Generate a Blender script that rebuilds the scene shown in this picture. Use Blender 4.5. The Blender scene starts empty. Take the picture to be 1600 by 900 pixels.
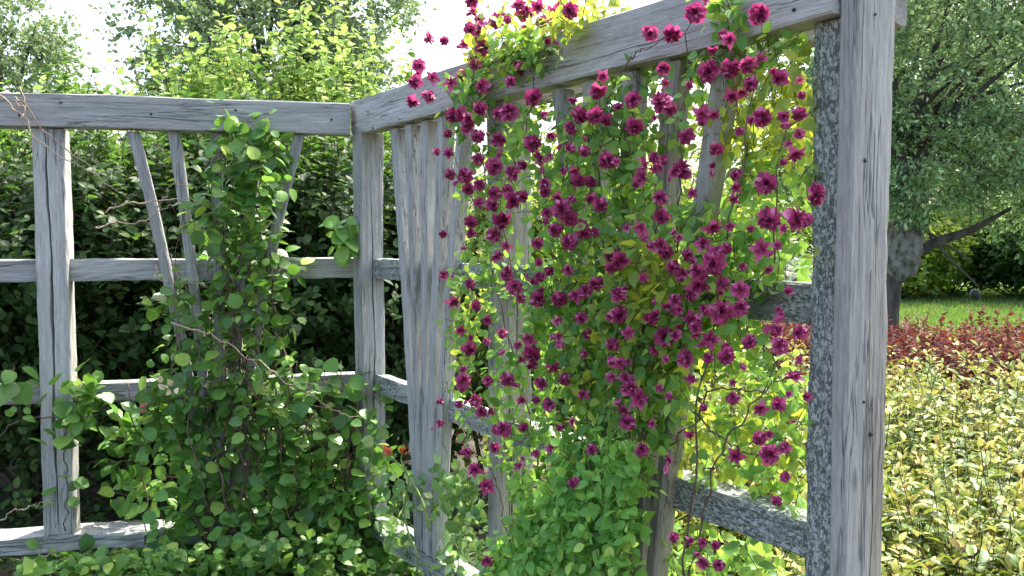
import bpy, math
import numpy as np
from mathutils import Matrix, Vector

rng = np.random.default_rng(11)
SC = bpy.context.scene
COL = SC.collection
F = 1400.0
PITCH = math.atan(84 / F)
CAM = np.array([0, 0, 1.55])
FW = np.array([0, math.cos(PITCH), -math.sin(PITCH)])
UP = np.array([0, math.sin(PITCH), math.cos(PITCH)])
Z = np.array([0, 0, 1.0])

# ---- frames of the two trellis panels (they meet at the corner C) ----
C = np.array([-.65, 3.95, 0])
RU = np.array([.5272, -.8498, 0]); RN = np.array([-.8498, -.5272, 0])     # receding panel: along, towards viewer
LU = np.array([-.9768, -.2141, 0]); LN = np.array([.2141, -.9768, 0])     # left panel


def onplane(px, py, n, q):
    """pixel coordinates of the survey -> points on a vertical plane with normal n at offset q from the corner"""
    px = np.atleast_1d(np.asarray(px, float)); py = np.atleast_1d(np.asarray(py, float))
    q = np.broadcast_to(np.asarray(q, float), px.shape)
    r = np.stack([(px - 800) / F, np.zeros_like(px), np.zeros_like(px)], 1) + FW - np.outer((py - 450) / F, UP)
    num = (C - CAM) @ n + q
    t = num / (r @ n)
    return CAM + r * t[:, None]


# ---------------------------------------------------------------- tagging
def tag(o, label=None, cat=None, group=None, kind=None):
    if label: o['label'] = label
    if cat: o['category'] = cat
    if group: o['group'] = group
    if kind: o['kind'] = kind
    return o


def empty(name, loc, label=None, cat=None, group=None):
    o = bpy.data.objects.new(name, None)
    o.empty_display_size = .1
    o.location = tuple(float(v) for v in loc)
    COL.objects.link(o)
    return tag(o, label, cat, group)


def link(name, me, parent=None, mat=None):
    o = bpy.data.objects.new(name, me)
    COL.objects.link(o)
    if mat is not None and not me.materials:
        me.materials.append(mat)
    if parent is not None:
        o.parent = parent
        o.matrix_parent_inverse = Matrix.Identity(4)
        o.location = (-Vector(parent.location))
    return o


def copy_thing(root, loc, rz, sc, label):
    r = root.copy(); COL.objects.link(r)
    r.location = loc; r.rotation_euler = (0, 0, rz); r.scale = sc
    r['label'] = label
    for ch in list(root.children):
        c = ch.copy(); COL.objects.link(c); c.parent = r
    return r


# ---------------------------------------------------------------- mesh builders (numpy)
def np_mesh(name, V, faces_list, smooth=False):
    """faces_list: list of (n, k) int arrays"""
    me = bpy.data.meshes.new(name)
    nl = sum(f.size for f in faces_list); npoly = sum(len(f) for f in faces_list)
    me.vertices.add(len(V)); me.vertices.foreach_set('co', np.ascontiguousarray(V, dtype=np.float32).ravel())
    me.loops.add(nl); me.polygons.add(npoly)
    li = np.concatenate([f.ravel() for f in faces_list]).astype(np.int32)
    tot = np.concatenate([np.full(len(f), f.shape[1]) for f in faces_list]).astype(np.int32)
    st = np.concatenate([[0], np.cumsum(tot)[:-1]]).astype(np.int32)
    me.loops.foreach_set('vertex_index', li)
    me.polygons.foreach_set('loop_start', st)
    me.polygons.foreach_set('loop_total', tot)
    me.polygons.foreach_set('use_smooth', np.full(npoly, smooth))
    me.update(); me.validate()
    return me


def nrm(a):
    return a / (np.linalg.norm(a, axis=-1, keepdims=True) + 1e-9)


# leaf templates: x across, y base->tip, z normal
def tmpl_simple(w=.5, fold=.12):
    V = np.array([[0, 0, 0], [w / 2, .45, fold], [0, 1, -.08], [-w / 2, .45, fold]])
    return V, [np.array([[0, 1, 2], [0, 2, 3]])]


def tmpl_ovate(w=.62, fold=.08, droop=.16, blunt=False):
    ys = [0, .16, .42, .72, 1.0]
    ws = [0, .34, .5, .34, 0] if not blunt else [0, .4, .52, .42, 0]
    V = []
    for i, (y, h) in enumerate(zip(ys, ws)):
        z0 = -droop * y * y
        if i in (0, 4):
            V.append([0, y, z0])
        else:
            V += [[-h * w, y, z0 + fold * (h / .5)], [0, y, z0], [h * w, y, z0 + fold * (h / .5)]]
    V = np.array(V)
    tr = [[0, 2, 1], [0, 3, 2], [7, 8, 10], [8, 9, 10]]
    q = [[1, 2, 5, 4], [2, 3, 6, 5], [4, 5, 8, 7], [5, 6, 9, 8]]
    return V, [np.array(tr), np.array(q)]


T_SMALL = tmpl_simple(.5)
T_SLIM = tmpl_simple(.34, .05)
T_SMALL_W = tmpl_simple(.68, .12)
T_OV = tmpl_ovate(.66)
T_SPI = tmpl_ovate(.46, .06, .25)
T_ROUND = tmpl_ovate(.86, .07, .2, True)
T_STRAP = tmpl_ovate(.16, .02, .45)


def leaf_arrays(P, T, N, S, tmpl):
    TV, TF = tmpl
    T = nrm(T)
    X = nrm(np.cross(T, N)); N2 = np.cross(X, T)
    n, k = len(P), len(TV)
    V = (P[:, None] + S[:, None, None] * (TV[None, :, 0:1] * X[:, None] + TV[None, :, 1:2] * T[:, None] + TV[None, :, 2:3] * N2[:, None]))
    base = (np.arange(n) * k)[:, None, None]
    return V.reshape(-1, 3), [(f[None] + base).reshape(-1, f.shape[1]) for f in TF]


def leaf_mesh(name, P, T, N, S, tmpl, smooth=True):
    V, Fs = leaf_arrays(P, T, N, S, tmpl)
    return np_mesh(name, V, Fs, smooth)


def tubes_arrays(L, R, sides=4):
    """L (n,k,3) polylines, R (n,k) radii"""
    n, k, _ = L.shape
    D = np.gradient(L, axis=1); D = nrm(D)
    ref = np.where(np.abs(D[..., 2:3]) > .9, np.array([1., 0, 0]), np.array([0, 0, 1.]))
    A = nrm(np.cross(D, ref)); B = np.cross(D, A)
    a = np.arange(sides) / sides * 2 * math.pi
    V = L[:, :, None] + R[:, :, None, None] * (np.cos(a)[None, None, :, None] * A[:, :, None] + np.sin(a)[None, None, :, None] * B[:, :, None])
    idx = np.arange(n * k * sides).reshape(n, k, sides)
    nx = np.roll(idx, -1, axis=2)
    q = np.stack([idx[:, :-1], nx[:, :-1], nx[:, 1:], idx[:, 1:]], -1).reshape(-1, 4)
    caps = np.concatenate([idx[:, 0, ::-1], idx[:, -1]], 0)
    return V.reshape(-1, 3), [q, caps]


def merge(parts):
    Vs, Fd, off = [], {}, 0
    for V, Fs in parts:
        for f in Fs:
            if len(f): Fd.setdefault(f.shape[1], []).append(f + off)
        Vs.append(V); off += len(V)
    return np.concatenate(Vs), [np.concatenate(v) for v in Fd.values()]


def tube_mesh(name, groups, sides=5):
    parts = [tubes_arrays(np.asarray(L), np.asarray(R), sides) for L, R in groups if len(L)]
    V, Fs = merge(parts)
    return np_mesh(name, V, Fs, True)


def resample(pts, k):
    pts = np.asarray(pts, float)
    d = np.concatenate([[0], np.cumsum(np.linalg.norm(np.diff(pts, axis=0), axis=1))])
    t = np.linspace(0, d[-1], k)
    out = np.stack([np.interp(t, d, pts[:, i]) for i in range(3)], 1)
    for _ in range(2):
        out[1:-1] = .25 * out[:-2] + .5 * out[1:-1] + .25 * out[2:]
    return out


def wander(pts, k, amp):
    L = resample(pts, k)
    w = np.cumsum(rng.normal(0, 1, (k, 3)), 0); w -= np.linspace(0, 1, k)[:, None] * w[-1]
    return L + w * amp / math.sqrt(k)


# ---------------------------------------------------------------- materials
def new_mat(name):
    m = bpy.data.materials.new(name); m.use_nodes = True
    nt = m.node_tree; nt.nodes.clear()
    return m, nt, nt.nodes, nt.links


def ramp(nd, stops):
    r = nd.new('ShaderNodeValToRGB')
    e = r.color_ramp.elements
    while len(e) < len(stops): e.new(.5)
    for el, (p, c) in zip(e, stops):
        el.position = p; el.color = (*c, 1)
    return r


def leaf_mat(name, stops, trans=(.3, .45, .05), tw=.4, rough=.42, spec=.5, gain=1.0):
    stops = [(p, tuple(min(v * gain, .85) for v in c)) for p, c in stops]
    m, nt, nd, lk = new_mat(name)
    geo = nd.new('ShaderNodeNewGeometry')
    rp = ramp(nd, stops); lk.new(geo.outputs['Random Per Island'], rp.inputs[0])
    tc = nd.new('ShaderNodeTexCoord')
    nz = nd.new('ShaderNodeTexNoise'); nz.inputs['Scale'].default_value = 60; lk.new(tc.outputs['Object'], nz.inputs['Vector'])
    nz2 = nd.new('ShaderNodeTexNoise'); nz2.inputs['Scale'].default_value = 2.5; lk.new(tc.outputs['Object'], nz2.inputs['Vector'])
    ad = nd.new('ShaderNodeMath'); ad.operation = 'ADD'; lk.new(nz.outputs[0], ad.inputs[0]); lk.new(nz2.outputs[0], ad.inputs[1])
    mr = nd.new('ShaderNodeMapRange'); mr.inputs[1].default_value = .6; mr.inputs[2].default_value = 1.4; mr.inputs[3].default_value = .7; mr.inputs[4].default_value = 1.3
    lk.new(ad.outputs[0], mr.inputs[0])
    mul = nd.new('ShaderNodeMix'); mul.data_type = 'RGBA'; mul.blend_type = 'MULTIPLY'; mul.inputs[0].default_value = 1
    lk.new(rp.outputs[0], mul.inputs[6]); lk.new(mr.outputs[0], mul.inputs[7])
    pb = nd.new('ShaderNodeBsdfPrincipled'); pb.inputs['Roughness'].default_value = rough
    pb.inputs['Specular IOR Level'].default_value = spec
    lk.new(mul.outputs[2], pb.inputs['Base Color'])
    tr = nd.new('ShaderNodeBsdfTranslucent')
    tm = nd.new('ShaderNodeMix'); tm.data_type = 'RGBA'; tm.inputs[0].default_value = .65
    lk.new(mul.outputs[2], tm.inputs[6]); tm.inputs[7].default_value = (*trans, 1)
    lk.new(tm.outputs[2], tr.inputs['Color'])
    mx = nd.new('ShaderNodeMixShader'); mx.inputs[0].default_value = tw
    lk.new(pb.outputs[0], mx.inputs[1]); lk.new(tr.outputs[0], mx.inputs[2])
    out = nd.new('ShaderNodeOutputMaterial'); lk.new(mx.outputs[0], out.inputs[0])
    return m


def wood_mat(name, tone=(.365, .372, .350), dark=(.10, .105, .11), lichen=0.0, brown=0.0, scale=1.0):
    m, nt, nd, lk = new_mat(name)
    tc = nd.new('ShaderNodeTexCoord'); oi = nd.new('ShaderNodeObjectInfo')
    off = nd.new('ShaderNodeVectorMath'); off.operation = 'MULTIPLY_ADD'
    lk.new(oi.outputs['Random'], off.inputs[0]); off.inputs[1].default_value = (37, 53, 71)
    lk.new(tc.outputs['Object'], off.inputs[2])

    def noise(vec, det=4, dist=0., rough=.55):
        mp = nd.new('ShaderNodeVectorMath'); mp.operation = 'MULTIPLY'; mp.inputs[1].default_value = vec
        lk.new(off.outputs[0], mp.inputs[0])
        n = nd.new('ShaderNodeTexNoise'); n.inputs['Scale'].default_value = 1; n.inputs['Detail'].default_value = det
        n.inputs['Distortion'].default_value = dist; n.inputs['Roughness'].default_value = rough
        lk.new(mp.outputs[0], n.inputs['Vector']); return n.outputs[0]
    s = scale
    grain0 = noise((5 * s, 120 * s, 120 * s), 6, .25, .65)
    grain1 = noise((22, 210, 210), 4, .2, .7)
    gm = nd.new('ShaderNodeMath'); gm.operation = 'MULTIPLY_ADD'; lk.new(grain1, gm.inputs[0]); gm.inputs[1].default_value = .5
    gh = nd.new('ShaderNodeMath'); gh.operation = 'MULTIPLY'; lk.new(grain0, gh.inputs[0]); gh.inputs[1].default_value = .5
    lk.new(gh.outputs[0], gm.inputs[2]); grain = gm.outputs[0]
    broad = noise((1.6 * s, 9 * s, 9 * s), 4, .6)
    check = noise((2.2 * s, 44 * s, 44 * s), 3, .3)
    fine = noise((120, 400, 400), 3)
    g = nd.new('ShaderNodeMapRange'); lk.new(grain, g.inputs[0]); g.inputs[1].default_value = .36; g.inputs[2].default_value = .64
    b = nd.new('ShaderNodeMapRange'); lk.new(broad, b.inputs[0]); b.inputs[1].default_value = .3; b.inputs[2].default_value = .7
    sm = nd.new('ShaderNodeMath'); sm.operation = 'MULTIPLY_ADD'; lk.new(g.outputs[0], sm.inputs[0]); sm.inputs[1].default_value = .55
    b2 = nd.new('ShaderNodeMath'); b2.operation = 'MULTIPLY'; lk.new(b.outputs[0], b2.inputs[0]); b2.inputs[1].default_value = .45
    lk.new(b2.outputs[0], sm.inputs[2])
    t = np.array(tone)
    rp = ramp(nd, [(0, tuple(t * .48)), (.4, tuple(t * .85)), (.7, tuple(t * 1.12)), (1, tuple(np.minimum(t * 1.5, .8)))])
    lk.new(sm.outputs[0], rp.inputs[0])
    # dark checks: a narrow band of a stretched noise
    a = nd.new('ShaderNodeMath'); a.operation = 'SUBTRACT'; lk.new(check, a.inputs[0]); a.inputs[1].default_value = .5
    ab = nd.new('ShaderNodeMath'); ab.operation = 'ABSOLUTE'; lk.new(a.outputs[0], ab.inputs[0])
    cm = nd.new('ShaderNodeMapRange'); lk.new(ab.outputs[0], cm.inputs[0]); cm.inputs[1].default_value = .006; cm.inputs[2].default_value = .022
    cm.inputs[3].default_value = .8; cm.inputs[4].default_value = 0
    brk = noise((2.5, 14, 14), 1)
    bm = nd.new('ShaderNodeMapRange'); lk.new(brk, bm.inputs[0]); bm.inputs[1].default_value = .45; bm.inputs[2].default_value = .55
    cmb = nd.new('ShaderNodeMath'); cmb.operation = 'MULTIPLY'; lk.new(cm.outputs[0], cmb.inputs[0]); lk.new(bm.outputs[0], cmb.inputs[1])
    mx = nd.new('ShaderNodeMix'); mx.data_type = 'RGBA'; lk.new(cmb.outputs[0], mx.inputs[0]); lk.new(rp.outputs[0], mx.inputs[6])
    mx.inputs[7].default_value = (*dark, 1)
    col = mx.outputs[2]
    # knots
    mp = nd.new('ShaderNodeVectorMath'); mp.operation = 'MULTIPLY'; mp.inputs[1].default_value = (3.0, 9, 9); lk.new(off.outputs[0], mp.inputs[0])
    vo = nd.new('ShaderNodeTexVoronoi'); vo.inputs['Scale'].default_value = 1; lk.new(mp.outputs[0], vo.inputs['Vector'])
    kn = nd.new('ShaderNodeMapRange'); lk.new(vo.outputs['Distance'], kn.inputs[0]); kn.inputs[1].default_value = .05; kn.inputs[2].default_value = .11
    kn.inputs[3].default_value = .7; kn.inputs[4].default_value = 0
    m3 = nd.new('ShaderNodeMix'); m3.data_type = 'RGBA'; lk.new(kn.outputs[0], m3.inputs[0]); lk.new(col, m3.inputs[6]); m3.inputs[7].default_value = (.11, .10, .10, 1)
    col = m3.outputs[2]
    if brown:
        br = noise((.9, 12, 12), 2)
        bmr = nd.new('ShaderNodeMapRange'); lk.new(br, bmr.inputs[0]); bmr.inputs[1].default_value = .45; bmr.inputs[2].default_value = .65; bmr.inputs[4].default_value = brown
        m4 = nd.new('ShaderNodeMix'); m4.data_type = 'RGBA'; m4.blend_type = 'MULTIPLY'; lk.new(bmr.outputs[0], m4.inputs[0]); lk.new(col, m4.inputs[6])
        m4.inputs[7].default_value = (1.0, .90, .78, 1); col = m4.outputs[2]
    hb = sm.outputs[0]
    if lichen:
        n1 = noise((85, 150, 150), 4, .6, .75)
        lr = ramp(nd, [(0, (.05, .06, .06)), (.46, (.11, .13, .12)), (.51, (.24, .28, .25)), (.56, (.50, .54, .48)), (1, (.66, .70, .62))])
        lk.new(n1, lr.inputs[0])
        n2 = noise((5, 9, 9), 3)
        lm = nd.new('ShaderNodeMapRange'); lk.new(n2, lm.inputs[0]); lm.inputs[1].default_value = .62 - .35 * lichen; lm.inputs[2].default_value = .72 - .35 * lichen
        lm.inputs[4].default_value = .9
        m5 = nd.new('ShaderNodeMix'); m5.data_type = 'RGBA'; lk.new(lm.outputs[0], m5.inputs[0]); lk.new(col, m5.inputs[6]); lk.new(lr.outputs[0], m5.inputs[7])
        col = m5.outputs[2]
        ha = nd.new('ShaderNodeMath'); ha.operation = 'ADD'; lk.new(hb, ha.inputs[0])
        hm = nd.new('ShaderNodeMath'); hm.operation = 'MULTIPLY'; lk.new(n1, hm.inputs[0]); lk.new(lm.outputs[0], hm.inputs[1])
        lk.new(hm.outputs[0], ha.inputs[1]); hb = ha.outputs[0]
    hs = nd.new('ShaderNodeMath'); hs.operation = 'SUBTRACT'; lk.new(hb, hs.inputs[0]); lk.new(cmb.outputs[0], hs.inputs[1])
    hf = nd.new('ShaderNodeMath'); hf.operation = 'MULTIPLY_ADD'; lk.new(fine, hf.inputs[0]); hf.inputs[1].default_value = .25; lk.new(hs.outputs[0], hf.inputs[2])
    bp = nd.new('ShaderNodeBump'); bp.inputs['Strength'].default_value = .75; bp.inputs['Distance'].default_value = .004
    lk.new(hf.outputs[0], bp.inputs['Height'])
    pb = nd.new('ShaderNodeBsdfPrincipled'); pb.inputs['Roughness'].default_value = .85; pb.inputs['Specular IOR Level'].default_value = .2
    lk.new(col, pb.inputs['Base Color']); lk.new(bp.outputs[0], pb.inputs['Normal'])
    out = nd.new('ShaderNodeOutputMaterial'); lk.new(pb.outputs[0], out.inputs[0])
    return m


def rough_mat(name, stops, scale=8, rough=.9, bump=.3, stretch=(1, 1, 1), dist=.02):
    m, nt, nd, lk = new_mat(name)
    tc = nd.new('ShaderNodeTexCoord')
    mp = nd.new('ShaderNodeVectorMath'); mp.operation = 'MULTIPLY'; mp.inputs[1].default_value = stretch; lk.new(tc.outputs['Object'], mp.inputs[0])
    n = nd.new('ShaderNodeTexNoise'); n.inputs['Scale'].default_value = scale; n.inputs['Detail'].default_value = 6; lk.new(mp.outputs[0], n.inputs['Vector'])
    rp = ramp(nd, stops); lk.new(n.outputs[0], rp.inputs[0])
    pb = nd.new('ShaderNodeBsdfPrincipled'); pb.inputs['Roughness'].default_value = rough; lk.new(rp.outputs[0], pb.inputs['Base Color'])
    bp = nd.new('ShaderNodeBump'); bp.inputs['Strength'].default_value = bump; bp.inputs['Distance'].default_value = dist; lk.new(n.outputs[0], bp.inputs['Height']); lk.new(bp.outputs[0], pb.inputs['Normal'])
    out = nd.new('ShaderNodeOutputMaterial'); lk.new(pb.outputs[0], out.inputs[0])
    return m


M = {}
M['wood'] = wood_mat('weathered_wood')
M['wood_light'] = wood_mat('weathered_wood_light', tone=(.42, .425, .395))
M['wood_post'] = wood_mat('weathered_post_wood', tone=(.385, .388, .352), brown=.9, scale=.8)
M['wood_lichen'] = wood_mat('lichen_crusted_wood', tone=(.25, .27, .255), lichen=.85)
M['wood_some_lichen'] = wood_mat('wood_with_some_lichen', tone=(.34, .35, .325), lichen=.62)
M['wood_brown'] = wood_mat('weathered_brown_wood', tone=(.335, .338, .30), brown=.9)
M['bark'] = rough_mat('bark', [(.3, (.035, .03, .025)), (.6, (.10, .085, .07)), (.8, (.2, .18, .15))], 14, .95, .8, (1, 1, .25), .03)
M['pale_bark'] = rough_mat('pale_scarred_bark', [(.34, (.06, .05, .045)), (.45, (.15, .135, .12)), (.55, (.22, .20, .18)), (.7, (.30, .28, .26))], 14, .95, .8, (1, 1, .6), .03)
M['stem_brown'] = rough_mat('vine_stem_brown', [(.3, (.07, .04, .03)), (.7, (.2, .13, .09))], 60)
M['stem_tan'] = rough_mat('dry_stem_tan', [(.3, (.28, .21, .14)), (.7, (.5, .40, .28))], 60)
M['stem_green'] = rough_mat('green_stem', [(.3, (.10, .18, .04)), (.7, (.25, .34, .08))], 60)
M['twig'] = rough_mat('shrub_twig', [(.3, (.05, .035, .025)), (.7, (.13, .09, .06))], 40)
M['soil'] = rough_mat('garden_soil', [(.3, (.02, .016, .012)), (.55, (.05, .04, .03)), (.8, (.10, .08, .055))], 9, .95, .7)
M['lawn'] = rough_mat('lawn_turf', [(.3, (.05, .10, .02)), (.55, (.09, .16, .035)), (.8, (.15, .20, .07))], 3.0, .95, .4)

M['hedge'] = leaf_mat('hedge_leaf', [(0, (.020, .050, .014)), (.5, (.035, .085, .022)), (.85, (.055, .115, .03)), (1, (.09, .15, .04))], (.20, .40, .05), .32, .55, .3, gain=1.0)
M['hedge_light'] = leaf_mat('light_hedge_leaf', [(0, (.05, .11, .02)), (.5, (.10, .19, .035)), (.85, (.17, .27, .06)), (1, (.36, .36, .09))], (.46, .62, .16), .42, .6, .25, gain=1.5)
M['vine'] = leaf_mat('vine_leaf', [(0, (.03, .08, .016)), (.45, (.055, .135, .024)), (.85, (.095, .19, .035)), (1, (.22, .31, .05))], (.24, .48, .05), .34, .4, .45, gain=1.8)
M['clem'] = leaf_mat('clematis_leaf', [(0, (.04, .11, .025)), (.5, (.075, .18, .04)), (.85, (.13, .25, .055)), (1, (.32, .38, .07))], (.42, .68, .08), .46, .5, .4, gain=1.7)
M['clem_low'] = leaf_mat('lower_clematis_leaf', [(0, (.07, .17, .035)), (.5, (.11, .25, .05)), (.85, (.18, .33, .07)), (1, (.32, .42, .09))], (.42, .72, .09), .42, .5, .4, gain=1.9)
M['clem_sun'] = leaf_mat('sunlit_clematis_leaf', [(0, (.12, .22, .04)), (.5, (.2, .32, .05)), (.85, (.38, .46, .06)), (1, (.62, .58, .08))], (.7, .8, .08), .5, .45)  # lit copy of the clematis leaf: sunlight put into the colour
M['clem_far'] = leaf_mat('shrub_leaf_light_green', [(0, (.07, .15, .03)), (.5, (.13, .23, .04)), (.85, (.24, .33, .06)), (1, (.5, .5, .09))], (.55, .7, .08), .48)
M['rose'] = leaf_mat('rose_leaf', [(0, (.06, .15, .035)), (.5, (.11, .22, .055)), (.85, (.2, .32, .09)), (1, (.38, .45, .18))], (.3, .5, .12), .25, .25, .8, gain=1.25)
M['ground_leaf'] = leaf_mat('ground_cover_leaf', [(0, (.04, .11, .02)), (.5, (.08, .18, .035)), (.85, (.14, .27, .05)), (1, (.28, .38, .08))], (.32, .55, .06), .38, gain=1.4)
M['spirea'] = leaf_mat('spirea_leaf', [(0, (.03, .075, .012)), (.5, (.07, .14, .02)), (.85, (.15, .22, .03)), (1, (.30, .30, .07))], (.5, .6, .08), .22, .5, .35, gain=1.1)
M['spirea_tip'] = leaf_mat('spirea_new_leaf', [(0, (.13, .20, .03)), (.5, (.24, .30, .05)), (.85, (.42, .38, .09)), (1, (.50, .30, .13))], (.65, .6, .15), .22, .5, .35, gain=.95)
M['barberry'] = leaf_mat('barberry_leaf', [(0, (.045, .016, .014)), (.5, (.085, .024, .02)), (.8, (.14, .045, .03)), (1, (.16, .14, .06))], (.35, .07, .05), .22, .6, .15, gain=1.35)
M['willow'] = leaf_mat('willow_leaf', [(0, (.055, .10, .042)), (.5, (.095, .155, .07)), (.85, (.16, .22, .115)), (1, (.28, .34, .20))], (.34, .46, .18), .44, .5, .25, gain=2.5)
M['tree'] = leaf_mat('tree_leaf', [(0, (.06, .10, .05)), (.5, (.10, .155, .08)), (.85, (.16, .21, .11)), (1, (.28, .30, .15))], (.30, .42, .14), .38, gain=1.7)
M['pale'] = leaf_mat('variegated_leaf', [(0, (.3, .38, .25)), (.5, (.55, .6, .45)), (1, (.8, .8, .68))], (.7, .75, .5), .35)
M['grass'] = leaf_mat('grass_blade', [(0, (.06, .12, .03)), (.6, (.11, .19, .05)), (1, (.22, .27, .09))], (.3, .5, .06), .35)
M['petal'] = leaf_mat('clematis_petal', [(0, (.13, .012, .045)), (.35, (.26, .03, .10)), (.7, (.42, .075, .19)), (1, (.66, .26, .42))], (.55, .05, .25), .28, .55, .3, gain=1.35)
M['petal_light'] = leaf_mat('faded_clematis_petal', [(0, (.28, .03, .10)), (.45, (.42, .05, .18)), (.8, (.55, .12, .26)), (1, (.7, .35, .48))], (.75, .15, .35), .3, .55, .3)
M['stamen'] = rough_mat('flower_centre', [(.3, (.35, .12, .25)), (.7, (.6, .45, .45))], 200)
M['bud'] = leaf_mat('orange_bud_petal', [(0, (.6, .12, .05)), (1, (.75, .28, .14))], (.8, .25, .1), .3)
M['pink_leaf'] = leaf_mat('pink_leaf', [(0, (.6, .12, .12)), (1, (.75, .25, .2))], (.8, .2, .2), .3)
M['cream'] = leaf_mat('cream_petal', [(0, (.6, .5, .3)), (1, (.8, .7, .5))], (.8, .7, .4), .3)
M['dark'] = rough_mat('dark_metal', [(.3, (.01, .01, .01)), (.7, (.03, .03, .03))], 30, .5)

# ---------------------------------------------------------------- world, sun, camera
SUN_EL, SUN_AZ = math.radians(60), math.radians(-36)   # azimuth measured from +Y towards -X when positive
sd = np.array([-math.sin(SUN_AZ) * math.cos(SUN_EL), math.cos(SUN_AZ) * math.cos(SUN_EL), math.sin(SUN_EL)])
w = bpy.data.worlds.new('World'); SC.world = w; w.use_nodes = True
wn, wl = w.node_tree.nodes, w.node_tree.links
wn.clear()
sky = wn.new('ShaderNodeTexSky'); sky.sky_type = 'NISHITA'; sky.sun_disc = False
sky.sun_elevation = SUN_EL; sky.sun_rotation = math.atan2(sd[0], sd[1])
sky.air_density = 1.0; sky.dust_density = 6; sky.ozone_density = 1.0
bg = wn.new('ShaderNodeBackground'); bg.inputs[1].default_value = .15
wo = wn.new('ShaderNodeOutputWorld'); wl.new(sky.outputs[0], bg.inputs[0]); wl.new(bg.outputs[0], wo.inputs[0])
sl = bpy.data.lights.new('sun', 'SUN'); sl.energy = 2.3; sl.angle = math.radians(.6); sl.color = (1, .96, .88)
so = bpy.data.objects.new('sun', sl); COL.objects.link(so)
so.rotation_euler = Vector(sd).to_track_quat('Z', 'Y').to_euler(); so.location = (0, 10, 12)
cd = bpy.data.cameras.new('camera'); cd.sensor_width = 36; cd.lens = F / 1600 * 36; cd.clip_end = 2000; cd.clip_start = .05
co = bpy.data.objects.new('camera', cd); COL.objects.link(co); co.location = CAM; co.rotation_euler = (math.pi / 2 - PITCH, 0, 0)
SC.camera = co
vs = SC.view_settings
vs.view_transform = 'Standard'; vs.look = 'None'; vs.gamma = 1; vs.use_curve_mapping = False; vs.exposure = 2.1
SC.cycles.max_bounces = 8; SC.cycles.diffuse_bounces = 3; SC.cycles.transmission_bounces = 5; SC.cycles.transparent_max_bounces = 4
SC.cycles.use_denoising = True
SC.cycles.sample_clamp_indirect = 6


# ---------------------------------------------------------------- boards
def board_mesh(name, L, W, D, seed, cracks=(), taper=1.0, wear=.0025, bend=None, sides_n=7, step=.05):
    """timber along local +X; W along local Y (the face seen), D along local Z; front face at +Z.
    cracks: (y0, x0, x1, halfwidth, depth): real notches in the front face"""
    r = np.random.default_rng(seed)
    hw, hd = W / 2, D / 2
    ch = .005
    fy = list(np.linspace(-hw + ch, hw - ch, sides_n))
    nx = max(8, int(L / step))
    xs = np.linspace(0, L, nx + 1)
    prof = []                                         # (y, z, crack index or -1, which point)
    pts = [(y, hd, -1, 0) for y in fy]
    for ci, (y0, x0, x1, cw, cd_) in enumerate(cracks):
        pts = [p for p in pts if abs(p[0] - y0) > cw * 1.3 + .004 or abs(p[0]) > hw - ch - .001]
        pts += [(y0 - cw, hd, ci, -1), (y0, hd, ci, 0), (y0 + cw, hd, ci, 1)]
    pts.sort(key=lambda p: (p[0]))
    prof += pts
    prof += [(hw, hd - ch, -1, 0), (hw, 0, -1, 0), (hw, -hd + ch, -1, 0)]
    prof += [(y, -hd, -1, 0) for y in (hw - ch, 0, -hw + ch)]
    prof += [(-hw, -hd + ch, -1, 0), (-hw, 0, -1, 0), (-hw, hd - ch, -1, 0)]
    k = len(prof)
    ridge = r.normal(0, 1, k)
    V = []
    ph = r.uniform(0, 6, 8)
    for i, x in enumerate(xs):
        tp = 1 + (taper - 1) * x / L
        lowf = .002 * math.sin(x * 3.1 + ph[0]) + .0012 * math.sin(x * 7.7 + ph[1])
        b = bend(x / L) if bend else 0.0
        for j, (y, z, ci, wh) in enumerate(prof):
            yy, zz = y * tp, z
            if ci >= 0:
                y0, x0, x1, cw, cdp = cracks[ci]
                t = (x - x0) / max(x1 - x0, 1e-6)
                amt = math.sin(math.pi * min(max(t, 0), 1)) ** .35 if 0 < t < 1 else 0
                wob = .004 * math.sin(x * 5 + ph[2 + ci % 4]) + .0025 * math.sin(x * 13 + ph[3]) + .0012 * math.sin(x * 41 + ph[4])
                w_ = cw * (.55 + .45 * math.sin(x * 6 + ph[5]) ** 2) * amt
                if wh == 0:
                    zz = z - cdp * amt; yy = y0 + wob
                else:
                    yy = y0 + wob + wh * max(w_, .0006)
            n = wear * (.5 * ridge[j] + .5 * math.sin(x * 9 + ridge[j] * 7) + .35 * r.normal())
            if abs(y) >= hw - ch - 1e-6:
                yy += math.copysign(1, y) * (n * .8) + lowf
            if ci < 0 and abs(z) >= hd - ch - 1e-6:
                zz += n * .7
            V.append((x, yy + b, zz))
    V = np.array(V)
    idx = np.arange((nx + 1) * k).reshape(nx + 1, k); nxt = np.roll(idx, -1, axis=1)
    q = np.stack([idx[:-1], idx[1:], nxt[1:], nxt[:-1]], -1).reshape(-1, 4)
    me = bpy.data.meshes.new(name)
    faces = [tuple(f) for f in q.tolist()] + [tuple(idx[0].tolist()), tuple(idx[-1][::-1].tolist())]
    me.from_pydata(V.tolist(), [], faces); me.update(); me.validate()
    return me


def place(name, me, parent, mat, origin, X, Zn):
    """origin: start point of the centre line; X along; Zn direction of the front face"""
    X = Vector(X).normalized(); Zn = Vector(Zn).normalized(); Y = Zn.cross(X)
    Zn = X.cross(Y)
    o = bpy.data.objects.new(name, me); COL.objects.link(o)
    me.materials.append(mat)
    mt = Matrix((X, Y, Zn)).transposed().to_4x4(); mt.translation = Vector(origin) - Vector(parent.location)
    o.parent = parent; o.matrix_basis = mt
    return o


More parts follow.
